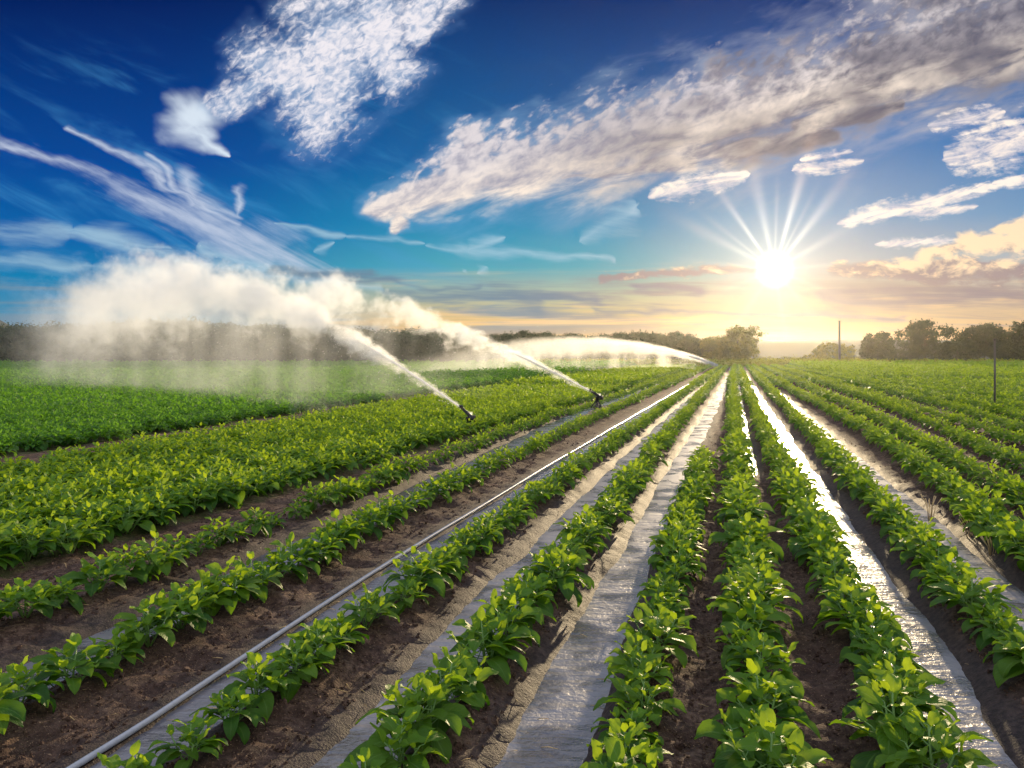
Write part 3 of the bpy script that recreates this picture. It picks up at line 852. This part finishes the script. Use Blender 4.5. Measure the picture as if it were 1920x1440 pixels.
def jet(x, y, az, prm, label, seed, sc_=1.0, drops=1500, solid=4.0, tube_r=.014):
    a, c, z0, rc, rk, dens, curt, smax, extra = prm
    e = empty("water_jet", (x, y, -.02), az)
    tag(e, label, "water jet", "water jets thrown by the sprinklers")
    rg = random.Random(seed)
    s0 = .2; P_ = []; RR = []
    n = 40
    for i in range(n+1):
        s_ = s0+solid*i/n; t = i/n
        P_.append((s_, rg.gauss(0, .010)*t*t, z0+a*s_-c*s_*s_+rg.gauss(0, .010)*t*t)); RR.append(tube_r*(1+1.9*t)*(1-t**6)*rg.uniform(.85, 1.15)+.001)
    mb = MB(); mb.tube(P_, RR, 8)
    link("stream", mb.mesh("stream", M_spray), e)
    # droplets flung off the stream
    V = []; Fq = []
    oc = np.array([(1,0,0),(-1,0,0),(0,1,0),(0,-1,0),(0,0,1),(0,0,-1)], float); of = [(0,2,4),(2,1,4),(1,3,4),(3,0,4),(2,0,5),(1,2,5),(3,1,5),(0,3,5)]
    for i in range(drops):
        s_ = rg.uniform(.5, smax*.75); r = (rc+rk*s_)
        dd = -abs(rg.gauss(0, .7))*r*2.0 if rg.random() < .6 else rg.gauss(0, .5)*r
        p = np.array([s_+rg.gauss(0, .1), rg.gauss(0, .55)*r, max(.05, z0+a*s_-c*s_*s_+dd)])
        V.append(oc*rg.uniform(.004, .010)*sc_*np.array([1, 1, 1.6])+p); Fq += [tuple(q+6*i for q in f) for f in of]
    link("droplets", mesh_np("droplets", np.concatenate(V), Fq, M_spray), e)
    mt = mist_material("mist_spray", a, c, z0, rc, rk, dens, curt, smax, seed, **extra)
    link("mist", plume_domain("mist", a, c, z0, rc, rk, smax, mt), e)
    return e

DRY = False
# near jet
az1 = math.atan2(.74, -.67)
x1, y1 = sprinkler(879, 810, az1, 1.45, "dark sprinkler gun nearest the camera on the edge of the dense bed")
jet(x1, y1, az1, (.40, .0102, .385, .03, .042, .36, .22, 37, {}), "tall white water jet arcing over the field from the nearest sprinkler", 1)
az2 = math.atan2(.42, -.9)
x2, y2 = sprinkler(1120, 764, az2, 1.5, "dark sprinkler gun farther along the row, behind the nearest one")
jet(x2, y2, az2, (.49, .0165, .385, .03, .055, .56, .26, 27, {}), "billowing white water jet from the second sprinkler, behind the nearest jet", 2, drops=1100, solid=2.5)
az3 = math.atan2(-.69, -.72)
x3, y3 = at_px(1345, 694)
e3 = jet(x3, y3, az3, (.22, .0062, .5, .12, .030, .60, .30, 42, {'puff': .12, 'aniso': .6, 'breakup': 1.0}), "low smooth arc of spray falling where the rows meet, farthest from the camera", 3, drops=1500, solid=5, tube_r=.06, sc_=2.5)
x3b, y3b = x3, y3

# ------------------------------------------------------------------ poles
def pole(name, px_, py_, top, r, label, cat):
    x, y = at_px(px_, py_); h = CH+(HY-top)/F*y
    e = empty(name, (x, y, -.05)); tag(e, label, cat)
    mb = MB(); mb.tube([(0, 0, 0), (.01*h*.3, 0, h*.5), (.0, 0, h+.05)], [r, r*.9, r*.75], 10); link("shaft", mb.mesh("shaft", M_pole), e)
    mb = MB(); mb.lathe([(r*.74, h+.04), (r*1.15, h+.05), (r*1.15, h+.08), (0, h+.10)], 12); link("cap", mb.mesh("cap", M_steel), e)
    return e, h
pole("field_pole", 1865, 775, 638, .028, "slim dark pole standing alone in the green field in front of the trees", "pole")
e, h = pole("mast", 1574, 686, 602, .16, "thin distant mast rising above the low bush near the skyline", "mast")

# dry stalks by the fourth furrow
def stalks(px_, py_, hgt, n, label, seed):
    x, y = at_px(px_, py_); rg = random.Random(seed); mb = MB()
    for i in range(n):
        a = rg.uniform(0, 6.28); r = rg.uniform(0, .035); t = rg.uniform(.02, .10); h = hgt*rg.uniform(.7, 1.0)
        p0 = (r*math.cos(a), r*math.sin(a), 0); p1 = (p0[0]+t*.3*math.cos(a), p0[1]+t*.3*math.sin(a), h*.6); p2 = (p0[0]+t*math.cos(a), p0[1]+t*math.sin(a), h)
        mb.tube([p0, p1, p2], [.0028, .0022, .0045], 5)
    o = link("dry_grass", mb.mesh("dry_grass", M_straw)); o.location = (x, y, -.01)
    tag(o, label, "dry grass", "dry straw stalks between the rows")
stalks(1745, 975, .26, 9, "tallest tuft of golden dry straw stalks between two crop rows", 1)
stalks(1822, 1010, .22, 9, "middle tuft of golden dry stalks standing by the wet furrow", 2)
stalks(1858, 1045, .17, 8, "shortest tuft of dry stalks nearest the picture's edge", 3)

# ------------------------------------------------------------------ trees
def crown_np(rg, lobes, n_clump, per, leaf, hollow=.55, spread=.35):
    """leaf-size quads in clumps spread through a few ellipsoid lobes (cx,cy,cz,rx,ry,rz)"""
    vol = np.array([l[3]*l[4]*l[5] for l in lobes]); vol = vol/vol.sum(); C = []; 
    for i in range(n_clump):
        l = lobes[rg.choice(len(lobes), p=vol)]
        d = rg.normal(size=3); d /= np.linalg.norm(d); r = hollow+(1-hollow)*rg.random()**.6
        C.append([l[0]+d[0]*l[3]*r, l[1]+d[1]*l[4]*r, l[2]+d[2]*l[5]*r])
    C = np.array(C); cs = rg.uniform(.6, 1.3, len(C))*spread
    ctr = np.repeat(C, per, 0)+rg.normal(size=(len(C)*per, 3))*np.repeat(cs, per)[:, None]*np.array([1, 1, .7])
    n = len(ctr); u = rg.normal(size=(n, 3)); u /= np.linalg.norm(u, axis=1)[:, None]
    w = np.cross(u, rg.normal(size=(n, 3))); w /= np.linalg.norm(w, axis=1)[:, None]
    s_ = (leaf*rg.uniform(.6, 1.3, n))[:, None]
    V = np.stack([ctr-u*s_, ctr+w*s_*.45, ctr+u*s_, ctr-w*s_*.45], 1).reshape(-1, 3)
    return V, np.arange(n*4).reshape(-1, 4), C
def trunk_mb(h, r, C, rg, nb_=7):
    mb = MB(); lean = rg.normal(size=2)*.04*h
    mb.tube([(0, 0, -.3), (lean[0]*.3, lean[1]*.3, h*.35), (lean[0], lean[1], h*.7)], [r, r*.75, r*.4], 9)
    for i in range(min(nb_, len(C))):
        c = C[rg.integers(len(C))]; t = rg.uniform(.3, .68); p0 = (lean[0]*t, lean[1]*t, h*t)
        m_ = ((p0[0]+c[0])/2, (p0[1]+c[1])/2, (p0[2]+c[2])/2+.1*h*rg.uniform(-.3, .5))
        mb.tube([p0, m_, tuple(c)], [r*.4, r*.25, r*.08], 6)
    return mb
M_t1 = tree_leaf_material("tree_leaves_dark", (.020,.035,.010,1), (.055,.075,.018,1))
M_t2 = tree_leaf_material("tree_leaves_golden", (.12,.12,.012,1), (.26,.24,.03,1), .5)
M_t3 = tree_leaf_material("wood_leaves", (.022,.045,.016,1), (.050,.080,.030,1))
def tree(name, px_, base, top, wpx, kind, label, mt, seed, lobes=None, dens=1.0, dY=0.0, cat="tree", trunk=True, group="trees along the far edge of the field"):
    rg = np.random.default_rng(seed); Y = CH*F/(base-HY)+dY; x = (px_-960)/F*Y
    h = CH+(HY-top)/F*Y; w = wpx/F*Y/2
    e = empty(name, (x, Y, 0)); tag(e, label, cat, group)
    if lobes is None: lobes = [(0,0,.58,1,.9,.42)]
    lb = [(l[0]*w, l[1]*w, l[2]*h, l[3]*w, l[4]*w, l[5]*h) for l in lobes]
    V, Fq, C = crown_np(rg, lb, int(170*dens), 44, .022*h+.06, spread=.052*h)
    V[:, 2] = np.maximum(V[:, 2], .05)
    if trunk: link("trunk", trunk_mb(h, h*.028, C, rg, 9).mesh("trunk", M_bark), e)
    link("crown" if trunk else "foliage", mesh_np("crown", V, Fq, mt, False), e)
    return e
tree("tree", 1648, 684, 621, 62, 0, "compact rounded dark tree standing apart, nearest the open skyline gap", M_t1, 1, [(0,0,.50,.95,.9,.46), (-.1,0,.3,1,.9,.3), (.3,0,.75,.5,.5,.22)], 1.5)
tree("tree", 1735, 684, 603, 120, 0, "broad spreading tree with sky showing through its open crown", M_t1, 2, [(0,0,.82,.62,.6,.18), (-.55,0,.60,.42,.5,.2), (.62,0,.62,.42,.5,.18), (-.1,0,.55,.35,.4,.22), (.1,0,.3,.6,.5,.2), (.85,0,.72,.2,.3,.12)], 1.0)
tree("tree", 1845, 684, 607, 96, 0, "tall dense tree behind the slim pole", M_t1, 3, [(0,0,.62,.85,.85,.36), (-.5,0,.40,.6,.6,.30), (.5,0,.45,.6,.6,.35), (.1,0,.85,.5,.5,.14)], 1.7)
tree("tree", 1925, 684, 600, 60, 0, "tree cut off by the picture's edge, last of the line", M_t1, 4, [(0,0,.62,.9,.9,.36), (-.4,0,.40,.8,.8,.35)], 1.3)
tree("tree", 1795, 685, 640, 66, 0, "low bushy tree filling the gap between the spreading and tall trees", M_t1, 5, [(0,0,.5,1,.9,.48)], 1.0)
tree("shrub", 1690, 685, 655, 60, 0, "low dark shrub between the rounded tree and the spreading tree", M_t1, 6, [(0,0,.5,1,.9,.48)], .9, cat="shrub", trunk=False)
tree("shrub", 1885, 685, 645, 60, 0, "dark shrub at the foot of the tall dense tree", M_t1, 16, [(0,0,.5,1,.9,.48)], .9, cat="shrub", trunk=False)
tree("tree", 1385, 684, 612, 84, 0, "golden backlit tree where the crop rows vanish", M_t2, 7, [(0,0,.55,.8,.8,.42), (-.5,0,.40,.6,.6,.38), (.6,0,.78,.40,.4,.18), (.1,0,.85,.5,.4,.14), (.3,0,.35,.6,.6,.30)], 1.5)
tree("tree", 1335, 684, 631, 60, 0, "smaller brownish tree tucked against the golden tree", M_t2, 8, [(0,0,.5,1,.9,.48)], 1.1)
tree("tree", 1290, 684, 634, 60, 0, "low tree at the end of the dark wood beside the golden group", M_t1, 9, [(0,0,.5,1,.9,.48)], 1.0)
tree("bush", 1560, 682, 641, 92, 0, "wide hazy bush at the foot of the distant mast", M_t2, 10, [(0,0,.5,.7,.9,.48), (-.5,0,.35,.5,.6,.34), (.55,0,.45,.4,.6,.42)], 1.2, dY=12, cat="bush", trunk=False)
# low hedge along the far field edge between the golden tree and the rounded tree
rg = np.random.default_rng(50)
Yh = CH*F/(683.5-HY)+4; xa, xb_ = (1425-960)/F*Yh, (1630-960)/F*Yh
V, Fq, C = crown_np(rg, [((xa+xb_)/2, Yh, .55, (xb_-xa)/2, .8, .65)]+[(xa+(xb_-xa)*t, Yh, .5, 1.6, .7, .65) for t in np.linspace(.02, .98, 14)], 520, 24, .10, hollow=.1, spread=.25)
V[:, 2] = np.maximum(V[:, 2], .03)
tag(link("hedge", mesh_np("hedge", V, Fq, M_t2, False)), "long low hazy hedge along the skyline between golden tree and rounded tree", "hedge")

# woods far off: one mass each
def wood_protos(n, seed, mt, conif=0.0):
    out_ = []
    for i in range(n):
        rg = np.random.default_rng(seed+i); h = 1.0
        if rg.random() < conif: lb = [(0,0,.35,.20,.20,.28), (0,0,.6,.13,.13,.25), (0,0,.82,.06,.06,.16)]
        else: lb = [(0,0,.52,.30,.30,.42), (.12,.05,.35,.28,.28,.30), (-.1,0,.78,.17,.17,.16)]
        V, Fq, C = crown_np(rg, lb, 90, 22, .032, spread=.055)
        V[:, 2] = np.maximum(V[:, 2], .0)
        out_.append(mesh_np("wood_tree", V, Fq, mt, False))
    return out_
WP = wood_protos(7, 70, M_t3, .25)
def wood(name, pxs, base, topf, depth, nrow, label, seed, step):
    rg = np.random.default_rng(seed); P_, s_ = [], []
    for r in range(nrow):
        Y = CH*F/(base-HY)+depth*r
        for u in np.arange(pxs[0], pxs[1], step):
            uu = u+rg.uniform(-.5, .5)*step; Yj = Y+rg.uniform(0, .8)*depth
            t_ = topf(uu)+rg.normal()*3.0
            h = CH+(HY-t_)/F*Yj
            P_.append(((uu-960)/F*Yj, Yj, -.1)); s_.append(h*(1 if r else .93))
    return scatter(name, P_, rg.uniform(0, 6.28, len(P_)), s_, rg.integers(0, len(WP), len(P_)), WP, label, "woodland", .05)
wood("woodland", (-220, 900), 689, lambda u: 602-8*math.exp(-((u-300)/70)**2)+ (4 if u < 120 else 0) + max(0, u-420)*.045, 3.0, 4, "long dark wood across the far side of the field, veiled by spray", 5, 21)
wood("distant_woodland", (690, 1310), 680, lambda u: 626+3*math.sin(u*.03)-(4 if (u % 97) < 14 else 0), 6.0, 5, "far dark treeline with uneven tops along the skyline behind the jets", 6, 11)

# ------------------------------------------------------------------ hills
def hill(name, xs, zs, Y, depth):
    n = len(xs); V = []
    for j, (f, dyy) in enumerate(((0, -depth), (.75, -depth*.4), (1, 0), (.7, depth*.5), (0, depth))):
        V += [(x*(Y+dyy)/Y, Y+dyy, z*f-1.5*(f == 0)) for x, z in zip(xs, zs)]
    Fq = [(j*n+i, j*n+i+1, (j+1)*n+i+1, (j+1)*n+i) for j in range(4) for i in range(n-1)]
    tag(link(name, mesh_np(name, V, Fq, M_hill, True)), kind='structure')
xs = np.linspace(-420, 420, 120); u = 960+F*xs/330
zs = 5.9+1.5*np.exp(-((u-1600)/420)**2)+.5*vnoise(xs, xs*0, .03, 5)
hill("hills", xs, zs, 330, 70)
xs = np.linspace(-190, -90, 40); u = 960+F*xs/155
zs = np.clip(9.4*np.exp(-((u+60)/130)**2)+1*vnoise(xs, xs*0, .05, 6), 0, 99)
hill("hills", xs, zs, 155, 18)

# ------------------------------------------------------------------ air
def haze():
    m, nb, out = mat("air_haze")
    v = nb.node('ShaderNodeVolumePrincipled'); v.inputs['Color'].default_value = (.98,.95,.90,1)
    v.inputs['Density'].default_value = .00014; v.inputs['Anisotropy'].default_value = .84
    nb.put(out.inputs['Volume'], v.outputs[0]); m.cycles.homogeneous_volume = True
    x0, x1_, ya, yb, za, zb = -640, 640, -60, 440, -3.5, 11.2
    V = [(x, y, z) for z in (za, zb) for x, y in ((x0, ya), (x1_, ya), (x1_, yb), (x0, yb))]
    me = mesh_np("haze", V, [(3,2,1,0), (4,5,6,7), (0,1,5,4), (1,2,6,5), (2,3,7,6), (3,0,4,7)], m, False)
    tag(link("haze", me), kind='stuff')
HAZE = True
if HAZE: haze()
print("plants", len(plants), "field", len(fieldp), "right", len(rightp), "ground", GX.size)
